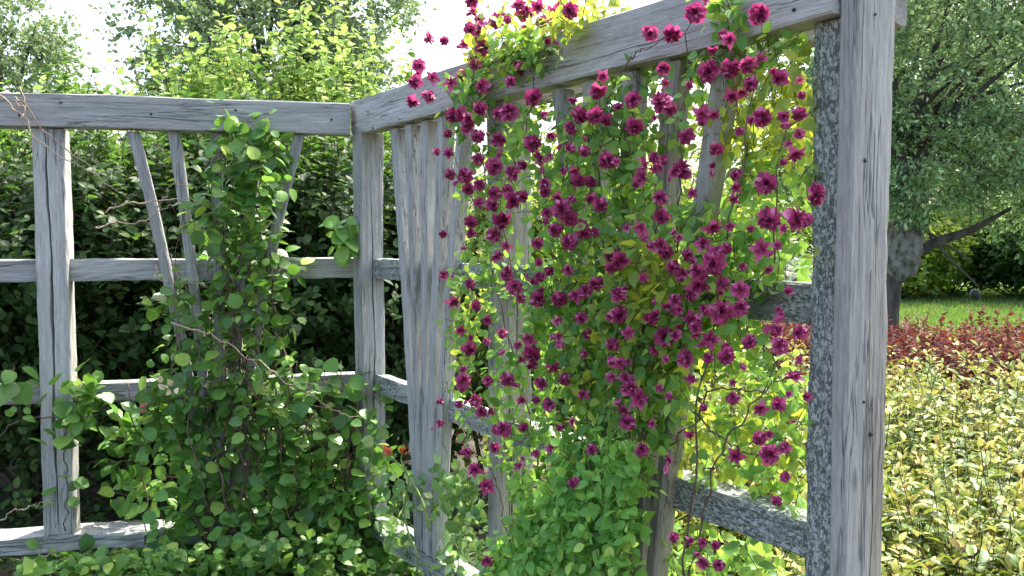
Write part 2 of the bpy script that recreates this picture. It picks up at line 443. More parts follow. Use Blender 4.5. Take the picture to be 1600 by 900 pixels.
def rail(par, nm, U, Nn, s0, s1, z0, z1, qf, qb, mat, seed, cracks=(), part_label=None, wear=.0025):
    L = s1 - s0
    me = board_mesh(nm, L, z1 - z0, qf - qb, seed, cracks, wear=wear)
    o = place(nm, me, par, mat, C + U * s0 + Nn * ((qf + qb) / 2) + Z * ((z0 + z1) / 2), U, Nn)
    if part_label: o['label'] = part_label
    return o


def post(par, nm, U, Nn, s0, s1, z0, z1, qf, qb, mat, seed, cracks=(), front='n', part_label=None, wear=.003):
    """front 'n': the detailed face looks along Nn, 'u': along U"""
    sm, qm = (s0 + s1) / 2, (qf + qb) / 2
    if front == 'n':
        me = board_mesh(nm, z1 - z0, s1 - s0, qf - qb, seed, cracks, wear=wear, sides_n=9)
        o = place(nm, me, par, mat, C + U * sm + Nn * qm + Z * z0, Z, Nn)
    else:
        me = board_mesh(nm, z1 - z0, qf - qb, s1 - s0, seed, cracks, wear=wear, sides_n=9)
        o = place(nm, me, par, mat, C + U * sm + Nn * qm + Z * z0, Z, U)
    if part_label: o['label'] = part_label
    return o


def slat(par, U, Nn, s_top, s_bot, z0, z1, qf, th, wt, wb, mat, seed, expo=1.5):
    L = z1 - z0
    me = board_mesh('slat', L, wb, th, seed, (), taper=wt / wb, wear=.002,
                    bend=lambda t: 0.0, sides_n=5)
    co_ = np.empty(len(me.vertices) * 3); me.vertices.foreach_get('co', co_); co_ = co_.reshape(-1, 3)
    # the slat leans out towards its top; local Y = Nn x Z = +-U
    ydir = np.cross(Nn, Z); sgn = 1 if ydir @ U > 0 else -1
    co_[:, 1] += sgn * (s_top - s_bot) * (np.clip(co_[:, 0] / L, 0, 1) ** expo)
    me.vertices.foreach_set('co', co_.ravel()); me.update()
    return place('slat', me, par, mat, C + U * s_bot + Nn * (qf - th / 2) + Z * z0, Z, Nn)


# left panel
tl = empty('wooden_trellis', C + LU * 1.2, 'grey timber trellis facing the viewer, with a split post and a leafy vine', 'trellis')
rail(tl, 'top_rail', LU, LN, .058, 2.62, 1.980, 2.115, .04, -.05, M['wood'], 1, [(.02, .3, 1.1, .0015, .01), (-.03, 1.2, 2.0, .0015, .01)])
post(tl, 'post', LU, LN, 1.210, 1.326, .302, 1.978, .012, -.10, M['wood_light'], 3, [(.004, .02, 1.66, .0075, .05)], part_label='grey post split by a long dark crack')
post(tl, 'post', LU, LN, 2.42, 2.54, .302, 1.978, .012, -.10, M['wood'], 5, [(.01, .2, 1.2, .004, .03)])
for z0, z1, sd_ in ((1.357, 1.446, 7), (.842, .927, 17)):
    rail(tl, 'rail', LU, LN, .045, 1.208, z0, z1, -.03, -.085, M['wood'], sd_, wear=.004)
    rail(tl, 'rail', LU, LN, 1.328, 2.418, z0, z1, -.03, -.085, M['wood'], sd_ + 1, wear=.004)
rail(tl, 'rail', LU, LN, .05, 2.62, .235, .300, .03, -.13, M['wood'], 27, [(.0, .9, 2.5, .004, .02)], wear=.006)
for k, top in enumerate((.271, .44, .612, .785, .947)):
    kk = k - 2
    slat(tl, LU, LN, top, .625 + .034 * kk, .33, 1.975, .012, .035, .047, .034, M['wood'], 30 + k, 1.55)

# receding panel
tr_ = empty('wooden_trellis', C + RU * 1.3, 'grey timber trellis running back from the lichened post, hung with purple clematis', 'trellis')
rail(tr_, 'top_beam', RU, RN, -.042, 2.498, 1.987, 2.130, .04, -.05, M['wood_light'], 41, [(.01, .2, .9, .0012, .01), (-.03, 1.5, 2.3, .0015, .01)])
rail(tr_, 'top_beam', RU, RN, .05, 2.516, 1.985, 2.110, -.137, -.175, M['wood_brown'], 42, part_label='plank behind the top beam, its end poking past the near post')
post(tr_, 'post', RU, RN, -.040, .056, .0, 1.985, .036, -.07, M['wood'], 43, [(.002, .3, 1.75, .005, .035)], front='u', part_label='corner post')
post(tr_, 'post', RU, RN, 1.072, 1.168, .0, 1.985, .0, -.115, M['wood_brown'], 44, [(.03, .2, 1.5, .003, .02)], front='u')
post(tr_, 'post', RU, RN, 2.424, 2.4985, .0, 1.985, .0, -.10, M['wood_lichen'], 45, part_label='near post crusted with pale lichen', wear=.004)
post(tr_, 'post', RU, RN, 2.500, 2.540, .0, 2.6, .018, -.108, M['wood_post'], 46,
     [(-.018, .0, 1.33, .0022, .02), (.04, 1.75, 2.3, .0018, .012)], front='u', part_label='tall bare grey upright board on the near post', wear=.0035)
for s0, s1, mat, sd_ in ((.058, 1.070, 'wood_some_lichen', 50), (1.170, 2.422, 'wood_lichen', 60)):
    rail(tr_, 'rail', RU, RN, s0, s1, 1.357, 1.444, -.02, -.085, M[mat], sd_, wear=.004)
    rail(tr_, 'rail', RU, RN, s0, s1, .846, .929, -.02, -.085, M[mat], sd_ + 1, wear=.004)
rail(tr_, 'rail', RU, RN, .058, 2.422, .215, .305, .005, -.085, M['wood_some_lichen'], 70, wear=.006)
for c0, tops, mt in ((.60, (.33, .475, .615, .765, .915), 'wood_light'), (1.83, (1.50, 1.66, 1.83, 2.0, 2.175), 'wood_brown')):
    for k, top in enumerate(tops):
        slat(tr_, RU, RN, top, c0 + .038 * (k - 2) + (.0 if c0 > 1 else 0.0), .31, 1.975, .012 + .004 * (k % 2), .05, .058, .036, M[mt], 80 + k + int(c0 * 10), 1.35)


def nail(par, x, y, Nn, q, r):
    p = onplane([x], [y], Nn, q)[0]
    L = np.array([[p - Nn * .006, p + Nn * .0012]]); me = tube_mesh('nail', [(L, np.full((1, 2), r))], 10)
    link('nail', me, par, M['dark'])
for x, y in ((518, 187), (368, 172), (236, 178), (95, 160), (30, 180)): nail(tl, x, y, LN, .042, .005)
for x, y in ((575, 175), (582, 200), (795, 95), (800, 130), (1240, 15)): nail(tr_, x, y, RN, .042, .004)
def nail_u(x, y, r):
    q_, t_ = 0, None
    r0 = onplane([x], [y], RU, 2.5415)[0]
    link('nail', tube_mesh('nail', [(np.array([[r0 - RU * .006, r0 + RU * .0012]]), np.full((1, 2), r))], 12), tr_, M['dark'])
for x, y, r in ((1361, 678, .0055), (1350, 628, .003), (1352, 250, .0045), (1368, 22, .003)): nail_u(x, y, r)


# ---------------------------------------------------------------- climbing plants
def in_poly(px, py, poly):
    poly = np.asarray(poly, float); x0, y0 = poly[:, 0], poly[:, 1]
    x1, y1 = np.roll(x0, -1), np.roll(y0, -1)
    ins = np.zeros(len(px), bool)
    for a, b, c, d in zip(x0, y0, x1, y1):
        cond = ((b > py) != (d > py)) & (px < (c - a) * (py - b) / (d - b + 1e-9) + a)
        ins ^= cond
    return ins


def sample_poly(poly, n):
    poly = np.asarray(poly, float); lo, hi = poly.min(0), poly.max(0)
    out = np.zeros((0, 2))
    while len(out) < n:
        p = rng.uniform(lo, hi, (n * 2, 2)); out = np.concatenate([out, p[in_poly(p[:, 0], p[:, 1], poly)]])
    return out[:n]


def vine_leaves(poly, n_shoots, per, nvec, q0, q1, seg, size, updir=.5, droop=.5, spread=.55, flat=.75):
    """shoots rooted through a region of a panel's plane; opposite leaves along each. returns leaf arrays and shoot lines"""
    pts = sample_poly(poly, n_shoots)
    P0 = onplane(pts[:, 0], pts[:, 1], nvec, rng.uniform(q0, q1, n_shoots))
    side = np.cross(Z, nvec)
    ang = rng.uniform(-1.3, 1.3, n_shoots)
    sgn = np.where(rng.random(n_shoots) < updir, 1, -1)
    D = nrm(side * np.sin(ang)[:, None] + Z * (np.cos(ang) * sgn)[:, None] + nvec * rng.normal(0, .25, n_shoots)[:, None])
    k = per
    L = np.zeros((n_shoots, k, 3)); L[:, 0] = P0
    d = D.copy()
    for i in range(1, k):
        d = nrm(d + rng.normal(0, .22, d.shape) - Z * .05)
        L[:, i] = L[:, i - 1] + d * seg
    L -= (L.mean(1) - P0)[:, None]
    P = np.repeat(L.reshape(-1, 3), 2, 0); n = len(P)
    dirs = np.repeat(np.gradient(L, axis=1).reshape(-1, 3), 2, 0); dirs = nrm(dirs)
    sd_ = np.tile([1., -1.], n // 2)
    lat = nrm(np.cross(dirs, nvec)) * sd_[:, None]
    T = nrm(lat * 1.0 + dirs * .35 - Z * droop + nvec * .35 + rng.normal(0, spread, (n, 3)))
    N = nrm(nvec * flat + Z * (1.55 - flat) + rng.normal(0, spread, (n, 3)))
    P = P + T * size * .35
    S = size * rng.uniform(.6, 1.25, n)
    return (P, T, N, S), L


def cat(lst):
    return tuple(np.concatenate([a[i] for a in lst]) for i in range(4))


def shoots_tube(Ls, r=.0014):
    return [(L, np.full(L.shape[:2], r)) for L in Ls]


# --- vine in the left bay
v1 = empty('climbing_vine', C + LU * .62 + LN * .05, 'dense round leaved green vine filling the fan slats of the left trellis bay', 'climbing plant')
bay = []; bl = []
for poly, n, per in (
        ([(350, 205), (425, 200), (440, 300), (435, 400), (460, 470), (440, 560), (360, 560), (350, 420), (345, 330)], 52, 6),
        ([(250, 440), (350, 430), (350, 600), (260, 600)], 12, 5),
        ([(280, 215), (345, 215), (345, 420), (310, 420)], 6, 4),
        ([(245, 600), (440, 580), (490, 670), (560, 730), (600, 800), (600, 880), (240, 880), (245, 800), (275, 720), (240, 640)], 138, 6),
        ([(60, 870), (300, 845), (520, 790), (650, 850), (680, 900), (60, 900)], 50, 5)):
    a, L = vine_leaves(poly, n, per, LN, -.04, .16, .045, .058, .5, .15, .42, .35)
    bay.append(a); bl.append(L)
link('foliage', leaf_mesh('foliage', *cat(bay), T_ROUND), v1, M['vine'])
trunks = []
for i in range(22):
    x0 = rng.uniform(320, 500); x1 = 350 + rng.normal(0, 35); yt = rng.uniform(230, 620)
    a = onplane([x0, (x0 + x1) / 2 + rng.normal(0, 25), x1], [905, (yt + 905) / 2, yt], LN, rng.uniform(.0, .12))
    trunks.append(wander(a, 26, .09))
TR = np.array(trunks); RR = np.linspace(.006, .0022, 26)[None] * rng.uniform(.6, 1.4, (22, 1))
link('stem', tube_mesh('stem', [(TR, RR)] + shoots_tube(bl)), v1, M['stem_brown'])

# --- shoots tangled between the bay and the corner post
v1b = empty('climbing_vine', C + LU * .1 + LN * .08, 'bare twisted vine stems with sparse leaves in front of the corner post', 'climbing plant')
a, L = vine_leaves([(430, 560), (585, 570), (600, 640), (600, 760), (520, 830), (470, 700)], 20, 5, LN, .03, .18, .045, .066, .5, .15, .45, .35)
a2, L2 = vine_leaves([(500, 335), (548, 330), (555, 380), (500, 385)], 3, 4, LN, .02, .06, .03, .07, .3, .5, .5)
link('foliage', leaf_mesh('foliage', *cat([a, a2]), T_ROUND), v1b, M['vine'])
ln = []
for i in range(16):
    p = onplane([rng.uniform(500, 560), rng.uniform(490, 600), rng.uniform(460, 600)], [800 + rng.uniform(-30, 60), rng.uniform(640, 740), rng.uniform(560, 640)], LN, rng.uniform(.02, .1))
    ln.append(wander(p, 22, .07))
link('stem', tube_mesh('stem', [(np.array(ln), np.linspace(.005, .002, 22)[None] * rng.uniform(.6, 1.3, (16, 1)))] + shoots_tube([L, L2])), v1b, M['stem_brown'])

# --- vine climbing the split post
v2 = empty('climbing_vine', C + LU * 1.30 + LN * .06, 'thin leafy vine climbing the foot of the split left post', 'climbing plant')
a, L = vine_leaves([(70, 610), (130, 590), (165, 600), (125, 700), (130, 800), (85, 800)], 10, 3, LN, .03, .09, .045, .070, .8, .15, .45, .35)
a2, L2 = vine_leaves([(0, 570), (30, 575), (25, 600), (0, 600)], 1, 3, LN, .03, .06, .05, .09, .8)
a3, L3 = vine_leaves([(0, 640), (60, 640), (50, 680), (0, 670)], 1, 2, LN, .05, .1, .04, .045, .8)
link('foliage', leaf_mesh('foliage', *cat([a, a2, a3]), T_ROUND), v2, M['vine'])
st = wander(onplane([105, 110, 95, 112, 125], [830, 760, 700, 640, 600], LN, .045), 24, .03)
st2 = wander(onplane([-20, 20, 60, 110], [700, 670, 655, 650], LN, .06), 24, .02)
for c1 in (st, st2): link('stem', tube_mesh('stem', [(c1[None], np.full((1, 24), .0028))]), v2, M['stem_brown'])
link('twigs', tube_mesh('twigs', shoots_tube([L, L2, L3])), v2, M['stem_brown'])

v3 = empty('climbing_vine', C + LU * .95 + LN * .05, 'slim upright vine shoot with a pink leaf between the split post and the dense vine', 'climbing plant')
a, L = vine_leaves([(150, 560), (200, 570), (250, 640), (240, 800), (190, 820), (185, 700), (150, 640)], 17, 4, LN, -.25, -.02, .045, .062, .8, .15, .45, .35)
link('foliage', leaf_mesh('foliage', *a, T_ROUND), v3, M['vine'])
st = wander(onplane([228, 222, 212, 205, 200], [850, 790, 740, 680, 600], LN, .03), 24, .03)
link('stem', tube_mesh('stem', [(np.array([st]), np.full((1, 24), .003))] + shoots_tube([L])), v3, M['stem_brown'])
pp = onplane([206, 214, 218], [632, 638, 634], LN, .06)
link('pink_leaf', leaf_mesh('pink_leaf', pp, np.array([[-.8, 0, -.2], [.8, 0, -.3], [.6, 0, .3]]), np.tile(LN + Z * .3, (3, 1)), np.full(3, .045), T_OV), v3, M['pink_leaf'])

# --- dry bleached stems
def dry(label, lines, q, r, name='dry_stem'):
    P = [wander(onplane([p[0] for p in ln], [p[1] for p in ln], LN, q), 26, .03) for ln in lines]
    me = tube_mesh(name, [(np.array(P), np.linspace(r, r * .3, 26)[None].repeat(len(P), 0))])
    o = link(name, me, None, M['stem_tan'])
    return tag(o, label, 'dry stem')
dry('pale dry forked stem hanging over the left end of the top rail',
    [[(-15, 140), (20, 160), (42, 182), (60, 215), (95, 240), (130, 262), (165, 290)], [(25, 138), (38, 170), (48, 190), (75, 208), (110, 240), (150, 272), (185, 300)], [(22, 150), (40, 172), (38, 195)]], .06, .0042)
dry('curled tan stem arching across the two leftmost fan slats',
    [[(163, 330), (205, 322), (245, 322), (285, 319), (330, 330), (385, 342)], [(150, 358), (205, 345), (250, 325), (285, 319)], [(246, 330), (252, 305), (270, 291), (300, 290)]], .055, .0042)
dry('white curved tendril hooked beneath the leftmost fan slat',
    [[(248, 405), (250, 425), (262, 440), (275, 452)], [(265, 395), (275, 425), (292, 440), (330, 455)]], .07, .0036)
dry('long tan stem sloping across the dense vine at mid height',
    [[(265, 508), (310, 515), (345, 525), (375, 545), (400, 575), (430, 640)], [(400, 560), (450, 600), (520, 640), (560, 650)]], .22, .0042)
dry('pale bent stems lying over the low rail at the left edge',
    [[(20, 900), (40, 870), (70, 830), (110, 815)], [(30, 890), (70, 870), (110, 850)], [(0, 812), (40, 795), (90, 785)]], .16, .0036)

# cream blossom on the dense vine
cf = onplane([252, 262, 270, 258, 266, 276, 262], [598, 603, 600, 608, 609, 606, 596], LN, .23)
link('blossom', leaf_mesh('blossom', cf, nrm(rng.normal(0, 1, (7, 3)) + LN), np.tile(LN, (7, 1)) + rng.normal(0, .3, (7, 3)), np.full(7, .035), T_OV), v1, M['cream'])

# --- rose bush at the corner foot, with a budded cane
rb = empty('rose_bush', C + RU * .55 + RN * .2, 'glossy pale leaved rose bush below the corner, with one tall cane of orange buds', 'rose bush')
ar = []; Lr = []
for poly, n in (([(570, 800), (620, 740), (700, 745), (760, 800), (790, 900), (560, 900)], 24), ([(560, 660), (640, 690), (640, 740), (590, 740)], 4), ([(700, 730), (750, 770), (745, 800), (700, 790)], 12)):
    a, L = vine_leaves(poly, n, 5, RN, -.05, .12, .03, .050, .8, .2, .6); ar.append(a); Lr.append(L)
link('foliage', leaf_mesh('foliage', *cat(ar), T_OV), rb, M['rose'])
cane = [resample(onplane([672, 660, 640, 620, 604], [830, 780, 745, 722, 706], RN, .16), 22), resample(onplane([640, 632, 626, 628, 630], [745, 730, 718, 712, 706], RN, .16), 22),
        resample(onplane([650, 655, 640, 630, 640], [900, 870, 840, 800, 745], RN, .16), 22)]
for c1 in cane: link('cane', tube_mesh('cane', [(c1[None], np.linspace(.0045, .003, 22)[None])]), rb, M['stem_green'])
link('twigs', tube_mesh('twigs', shoots_tube(Lr)), rb, M['stem_green'])
for x, y in ((602, 706), (607, 710), (629, 707)):
    c_ = onplane([x] * 9, [y] * 9, RN, .165)
    link('bud', leaf_mesh('bud', c_ + rng.normal(0, .004, (9, 3)), nrm(rng.normal(0, .5, (9, 3)) + Z), rng.normal(0, 1, (9, 3)), np.full(9, .026), T_OV), rb, M['bud'])

# --- clematis
FL = """672,60,10 694,64,7 737,2,10 738,21,9 749,30,8 735,47,11 749,53,9 753,40,9 775,33,12 793,31,6 811,10,11 820,22,13 822,42,8 840,9,13 867,18,14
847,35,11 869,38,12 891,17,12 755,75,12 745,89,13 743,102,9 725,70,8 793,69,8 856,64,6 809,100,7 815,110,7 798,127,8 755,135,11 724,119,11 705,132,11 675,122,11
655,103,10 649,128,11 653,117,7 669,152,11 645,158,10 943,120,10 934,142,13 833,152,13 795,175,14 780,178,10 749,169,11 708,180,12 722,178,12 735,185,12 731,194,9
907,180,14 931,180,13 947,187,11 895,156,7 851,180,7 889,198,8 1016,52,12 1050,53,14 1087,20,15 1102,3,7 1186,22,15 1138,63,13 1130,54,8 1113,78,8 1036,107,10
1107,112,16 1142,107,15 1169,102,13 1191,93,14 1219,122,12 1251,127,10 1173,131,11 1144,149,13 1038,133,12 1033,160,16 1024,187,9 1047,171,10 989,156,12 967,169,8
1078,133,7 1098,180,14 1115,178,9 1191,184,14 1173,189,8 1224,182,9 1249,178,11 1253,149,6 991,198,13 1160,142,11
701,239,9 682,237,6 700,209,7 729,204,10 747,213,10 778,219,11 832,224,13 847,244,16 773,260,13 782,240,8 747,249,9 727,274,12 703,273,8 801,271,12 816,258,8
749,289,9 731,296,9 773,302,10 793,296,8 800,313,14 816,307,9 769,320,10 749,318,10 784,343,15 736,347,10 736,364,8 692,366,6 771,367,11 793,384,9 862,210,9
949,251,14 899,267,9 902,282,11 922,284,9 924,309,11 938,320,11 851,287,9 872,306,10 878,327,15 856,333,11 889,340,13 867,359,11 907,353,11 911,364,13 936,364,7
889,378,12 840,380,9 953,398,10 893,202,8 880,267,6
1073,213,13 1119,233,11 1004,256,11 1004,277,13 1022,246,9 1033,262,9 1063,267,17 962,252,6 1031,309,11 1082,302,9 1034,338,12 980,356,8 1002,356,11 1007,371,8
1051,361,9 1113,353,16 1140,353,8 1242,238,15 1197,286,16 1149,274,8 1151,293,10 1147,311,9 1275,300,14 1275,312,10 1202,342,17 1242,342,18 1260,344,10 1225,358,8
1033,384,12 1040,393,11 1098,382,13 1135,388,9 1191,390,16 1213,384,9 1075,398,9 1118,398,14 964,396,8 1249,209,8
693,429,7 735,444,8 707,470,11 744,478,8 778,402,10 794,422,8 791,431,9 804,449,12 814,467,7 835,438,9 844,433,9 858,424,8 840,467,12 874,467,12 899,464,13
915,455,10 932,443,12 887,422,8 955,418,10 871,501,8 908,497,9 762,500,8 720,515,9 735,527,6 733,545,11 785,521,8 809,539,6 827,529,11 831,553,14 831,569,10
874,537,8 920,522,9 864,571,13 815,564,8 913,553,6 958,538,10 955,495,8 724,579,8 724,595,12 762,595,8 793,593,11 882,593,10 844,598,9 955,589,8 957,566,8 760,533,6
969,407,14 1051,417,10 1064,429,10 1008,431,9 1089,424,12 1104,422,10 1115,411,18 1091,444,18 1129,442,10 1156,453,14 1127,455,9 1080,462,10 1055,469,10 1042,478,8
966,460,12 968,491,13 1019,495,13 1127,487,18 1102,484,10 1158,481,12 1081,500,14 1087,511,9 982,521,10 1038,527,15 1056,524,9 964,540,8 1109,530,14 1135,556,13
1135,542,9 1171,534,11 1219,540,13 1213,516,10 1249,520,11 1071,560,13 1200,421,8 1160,417,6 1080,591,9 969,567,11 1240,591,14 980,596,14 1060,485,9
723,603,9 737,623,11 743,627,10 752,643,9 768,642,7 687,627,6 717,632,6 688,662,7 787,670,12 777,672,8 818,668,8 815,627,8 837,625,7 857,632,10 912,617,10
875,667,8 895,660,8 720,685,8 728,708,9 773,700,8 742,735,13 760,760,13 810,730,9 818,717,5 837,708,6 860,702,8 925,702,9 897,755,9 837,765,6 762,877,9 805,603,6 847,601,9
983,607,14 997,623,15 977,640,11 980,660,12 1020,662,8 1003,703,11 1047,718,9 1145,622,10 1077,678,10 1100,637,6 1188,637,12 1217,632,11 1187,685,11 1150,712,14
1203,710,15 1227,700,10 1227,745,8 1213,783,8 1053,840,8 1077,845,8 1098,848,8 1118,852,7 1098,880,9 1123,883,9 1238,660,5 1262,620,7 1233,617,7"""
FL = np.array([[float(v) for v in t.split(',')] for t in FL.split()])


def flower_mesh(seed):
    """double clematis: broad reflexed outer sepals, many narrow pointed inner ones; unit radius, faces +Z"""
    r = np.random.default_rng(seed)
    parts = []
    for ring, (n, el, ln, w_, h) in enumerate(((6, -14, .95, .95, 0), (8, 8, .92, .62, .05), (10, 26, .84, .46, .12), (11, 44, .72, .40, .18), (10, 66, .56, .36, .22), (6, 84, .4, .34, .25))):
        tm = tmpl_ovate(w_ / 1.0, .12, .28 if ring < 3 else -.2, True)
        a = np.arange(n) / n * 2 * math.pi + r.uniform(0, 1) + r.normal(0, .12, n)
        e = np.radians(el + r.normal(0, 9, n))
        T = np.stack([np.cos(a) * np.cos(e), np.sin(a) * np.cos(e), np.sin(e)], 1)
        N = np.stack([-np.cos(a) * np.sin(e), -np.sin(a) * np.sin(e), np.cos(e)], 1) + r.normal(0, .25, (n, 3))
        P = np.tile([0, 0, h], (n, 1)) + T * .05
        parts.append(leaf_arrays(P, T, N, ln * r.uniform(.86, 1.06, n), tm))
    V, Fs = merge(parts)
    return np_mesh('flower', V, Fs, True)


def bell_mesh(seed):
    """half open flower seen from its side: sepals swept forward"""
    r = np.random.default_rng(seed); parts = []
    for n, el, ln, w_ in ((5, 25, 1.0, .66), (7, 48, .9, .4), (8, 66, .8, .3)):
        a = np.arange(n) / n * 2 * math.pi + r.uniform(0, 1)
        e = np.radians(el + r.normal(0, 10, n))
        T = np.stack([np.cos(a) * np.cos(e), np.sin(a) * np.cos(e), np.sin(e)], 1)
        N = np.stack([-np.cos(a) * np.sin(e), -np.sin(a) * np.sin(e), np.cos(e)], 1)
        parts.append(leaf_arrays(np.zeros((n, 3)), T, N, ln * r.uniform(.8, 1.1, n), tmpl_ovate(w_, .1, .35)))
    V, Fs = merge(parts); return np_mesh('flower', V, Fs, True)


FM = [flower_mesh(s) for s in range(6)] + [bell_mesh(s) for s in (7, 8, 9)]
for i, m_ in enumerate(FM): m_.materials.append(M['petal'])
FMl = []
for m_ in FM[:3] + FM[-1:]:
    c_ = m_.copy(); c_.materials.clear(); c_.materials.append(M['petal_light']); FMl.append(c_)


_a = np.arange(4) / 4 * 2 * math.pi
_T = np.stack([np.cos(_a) * .22, np.sin(_a) * .22, np.ones(4)], 1); _N = np.stack([-np.cos(_a), -np.sin(_a), np.full(4, .2)], 1)
BUD = leaf_mesh('flower_bud', np.stack([np.cos(_a) * .12, np.sin(_a) * .12, np.zeros(4)], 1), _T, -_N, np.full(4, 1.6), tmpl_ovate(.6, -.14, -.02))
BUD.materials.append(M['petal'])


def face_rot(d, spin):
    q = Vector(d).to_track_quat('Z', 'Y')
    return (q.to_matrix() @ Matrix.Rotation(spin, 3, 'Z'))


def flowers(root, data, nvec):
    data = data[np.argsort(-data[:, 2])]
    rest = []
    for i, (x, y, r) in enumerate(data):
        over = (y < 230 - .26 * (x - 548))
        q = rng.uniform(.13, .22) if not (y < 120 and x < 930) else rng.uniform(.02, .12)
        p = onplane([x], [y], nvec, q)[0]
        dep = p[1]
        rad = r * dep / F * 1.27
        view = nrm(CAM - p)
        d = nrm(view * .9 + nvec * .25 + Z * rng.normal(.0, .4) + rng.normal(0, .55, 3))
        light = rng.random() < .13
        me = FMl[rng.integers(len(FMl))] if light else FM[rng.integers(len(FM))]
        R = face_rot(d, rng.uniform(0, 6)).to_4x4()
        mt = Matrix.Translation(Vector(p)) @ R @ Matrix.Scale(rad, 4)
        if i < 100:
            o = bpy.data.objects.new('flower', me); COL.objects.link(o); o.parent = root
            o.matrix_basis = Matrix.Translation(-Vector(root.location)) @ mt
            if light: o['label'] = 'paler pink flower'
        else:
            co_ = np.empty(len(me.vertices) * 3); me.vertices.foreach_get('co', co_); co_ = co_.reshape(-1, 3)
            A = np.array(mt); V = co_ @ A[:3, :3].T + A[:3, 3]
            fs = {}
            for pl in me.polygons: fs.setdefault(pl.loop_total, []).append(tuple(pl.vertices))
            rest.append((V, [np.array(f) for f in fs.values()]))
    if rest:
        V, Fs = merge(rest)
        o = link('flower', np_mesh('flower', V, Fs, True), root, M['petal']); o['kind'] = 'stuff'
        o['label'] = 'the smallest purple flowers'


ex = sample_poly([(830, 230), (1060, 230), (1090, 560), (1040, 640), (880, 640), (830, 480)], 28)
FL = np.concatenate([FL, np.column_stack([ex, rng.uniform(5.5, 9, 28)])])
ex = sample_poly([(1070, 120), (1250, 100), (1255, 700), (1080, 640)], 18)
FL = np.concatenate([FL, np.column_stack([ex, rng.uniform(5.5, 9, 18)])])
# three plants: on the middle post, the dense fan column, and the loose one beside the near post
top = (FL[:, 1] < 175 - .2 * (FL[:, 0] - 640)) & (FL[:, 0] < 930)
mid = ((FL[:, 0] < 828) | top)
far = (~mid) & (FL[:, 0] > 1090 + 0 * FL[:, 1])
main = ~(mid | far)


def clematis(label, loc, regions, fl, stems):
    root = empty('clematis', loc, label, 'clematis', None)
    mats = {}; lines = []
    for poly, n, per, size, mt, q0, q1, tm in regions:
        a, L = vine_leaves(poly, n, per, RN, q0, q1, size * .75, size, .5, .35, .6)
        mats.setdefault((mt, tm), []).append(a); lines.append(L)
    for (mt, tm), lst in mats.items():
        nm = {'clem': 'foliage', 'clem_sun': 'sunlit_foliage', 'clem_low': 'lower_foliage'}[mt]  # clem_sun leaves are coloured as if in sun
        link(nm, leaf_mesh(nm, *cat(lst), {'ov': T_OV}[tm]), root, M[mt])
    P = [wander(onplane([p[0] for p in s_], [p[1] for p in s_], RN, rng.uniform(.02, .08)), 28, .035) for s_ in stems]
    link('stem', tube_mesh('stem', [(np.array(P), np.linspace(.0030, .0012, 28)[None].repeat(len(P), 0))] + shoots_tube(lines, .0011)), root, M['stem_brown'])
    flowers(root, fl, RN)
    c0 = fl[rng.integers(0, len(fl), 14)]
    for x, y, r_ in c0:
        p = onplane([x + rng.uniform(-22, 22)], [y + rng.uniform(-14, 26)], RN, rng.uniform(.12, .2))[0]
        d = nrm(-Z * rng.uniform(.2, 1) + RN * .5 + rng.normal(0, .5, 3))
        o_ = bpy.data.objects.new('flower_bud', BUD); COL.objects.link(o_); o_.parent = root
        o_.matrix_basis = Matrix.Translation(Vector(p) - Vector(root.location)) @ face_rot(d, 0).to_4x4() @ Matrix.Scale(rng.uniform(.010, .016), 4)
    return root


clematis('purple clematis scrambling up the middle post and spilling over the top beam', C + RU * 1.15 + RN * .12,
         [([(700, 185), (850, 165), (860, 320), (850, 470), (840, 600), (700, 640), (700, 470), (735, 350)], 95, 4, .036, 'clem', -.02, .14, 'ov'),
          ([(735, 20), (800, 0), (930, 0), (900, 50), (830, 65), (760, 125), (730, 110)], 42, 4, .032, 'clem_sun', -.02, .12, 'ov'),
          ([(745, 60), (850, 50), (860, 75), (770, 110), (740, 160), (720, 150)], 34, 4, .034, 'clem', .03, .12, 'ov'),
          ([(690, 130), (770, 110), (760, 170), (720, 200), (690, 170)], 16, 4, .032, 'clem', .03, .12, 'ov'),
          ([(790, 85), (880, 70), (870, 110), (800, 130)], 10, 3, .034, 'clem', .06, .09, 'ov'),
          ([(690, 600), (860, 600), (860, 700), (830, 800), (800, 800), (770, 720), (700, 700)], 36, 4, .034, 'clem', .0, .14, 'ov'),
          ([(710, 330), (760, 400), (760, 640), (700, 600)], 14, 4, .034, 'clem_sun', -.2, .0, 'ov')],
         FL[mid],
         [[(800, 900), (790, 700), (800, 500), (790, 300), (760, 150), (740, 60)], [(810, 900), (830, 700), (780, 480), (740, 300), (690, 180)], [(805, 880), (760, 760), (740, 700), (700, 640)],
          [(790, 400), (760, 260), (700, 130), (650, 120)], [(800, 300), (830, 180), (860, 60), (860, 10)], [(760, 130), (740, 80), (700, 62), (672, 60)]])
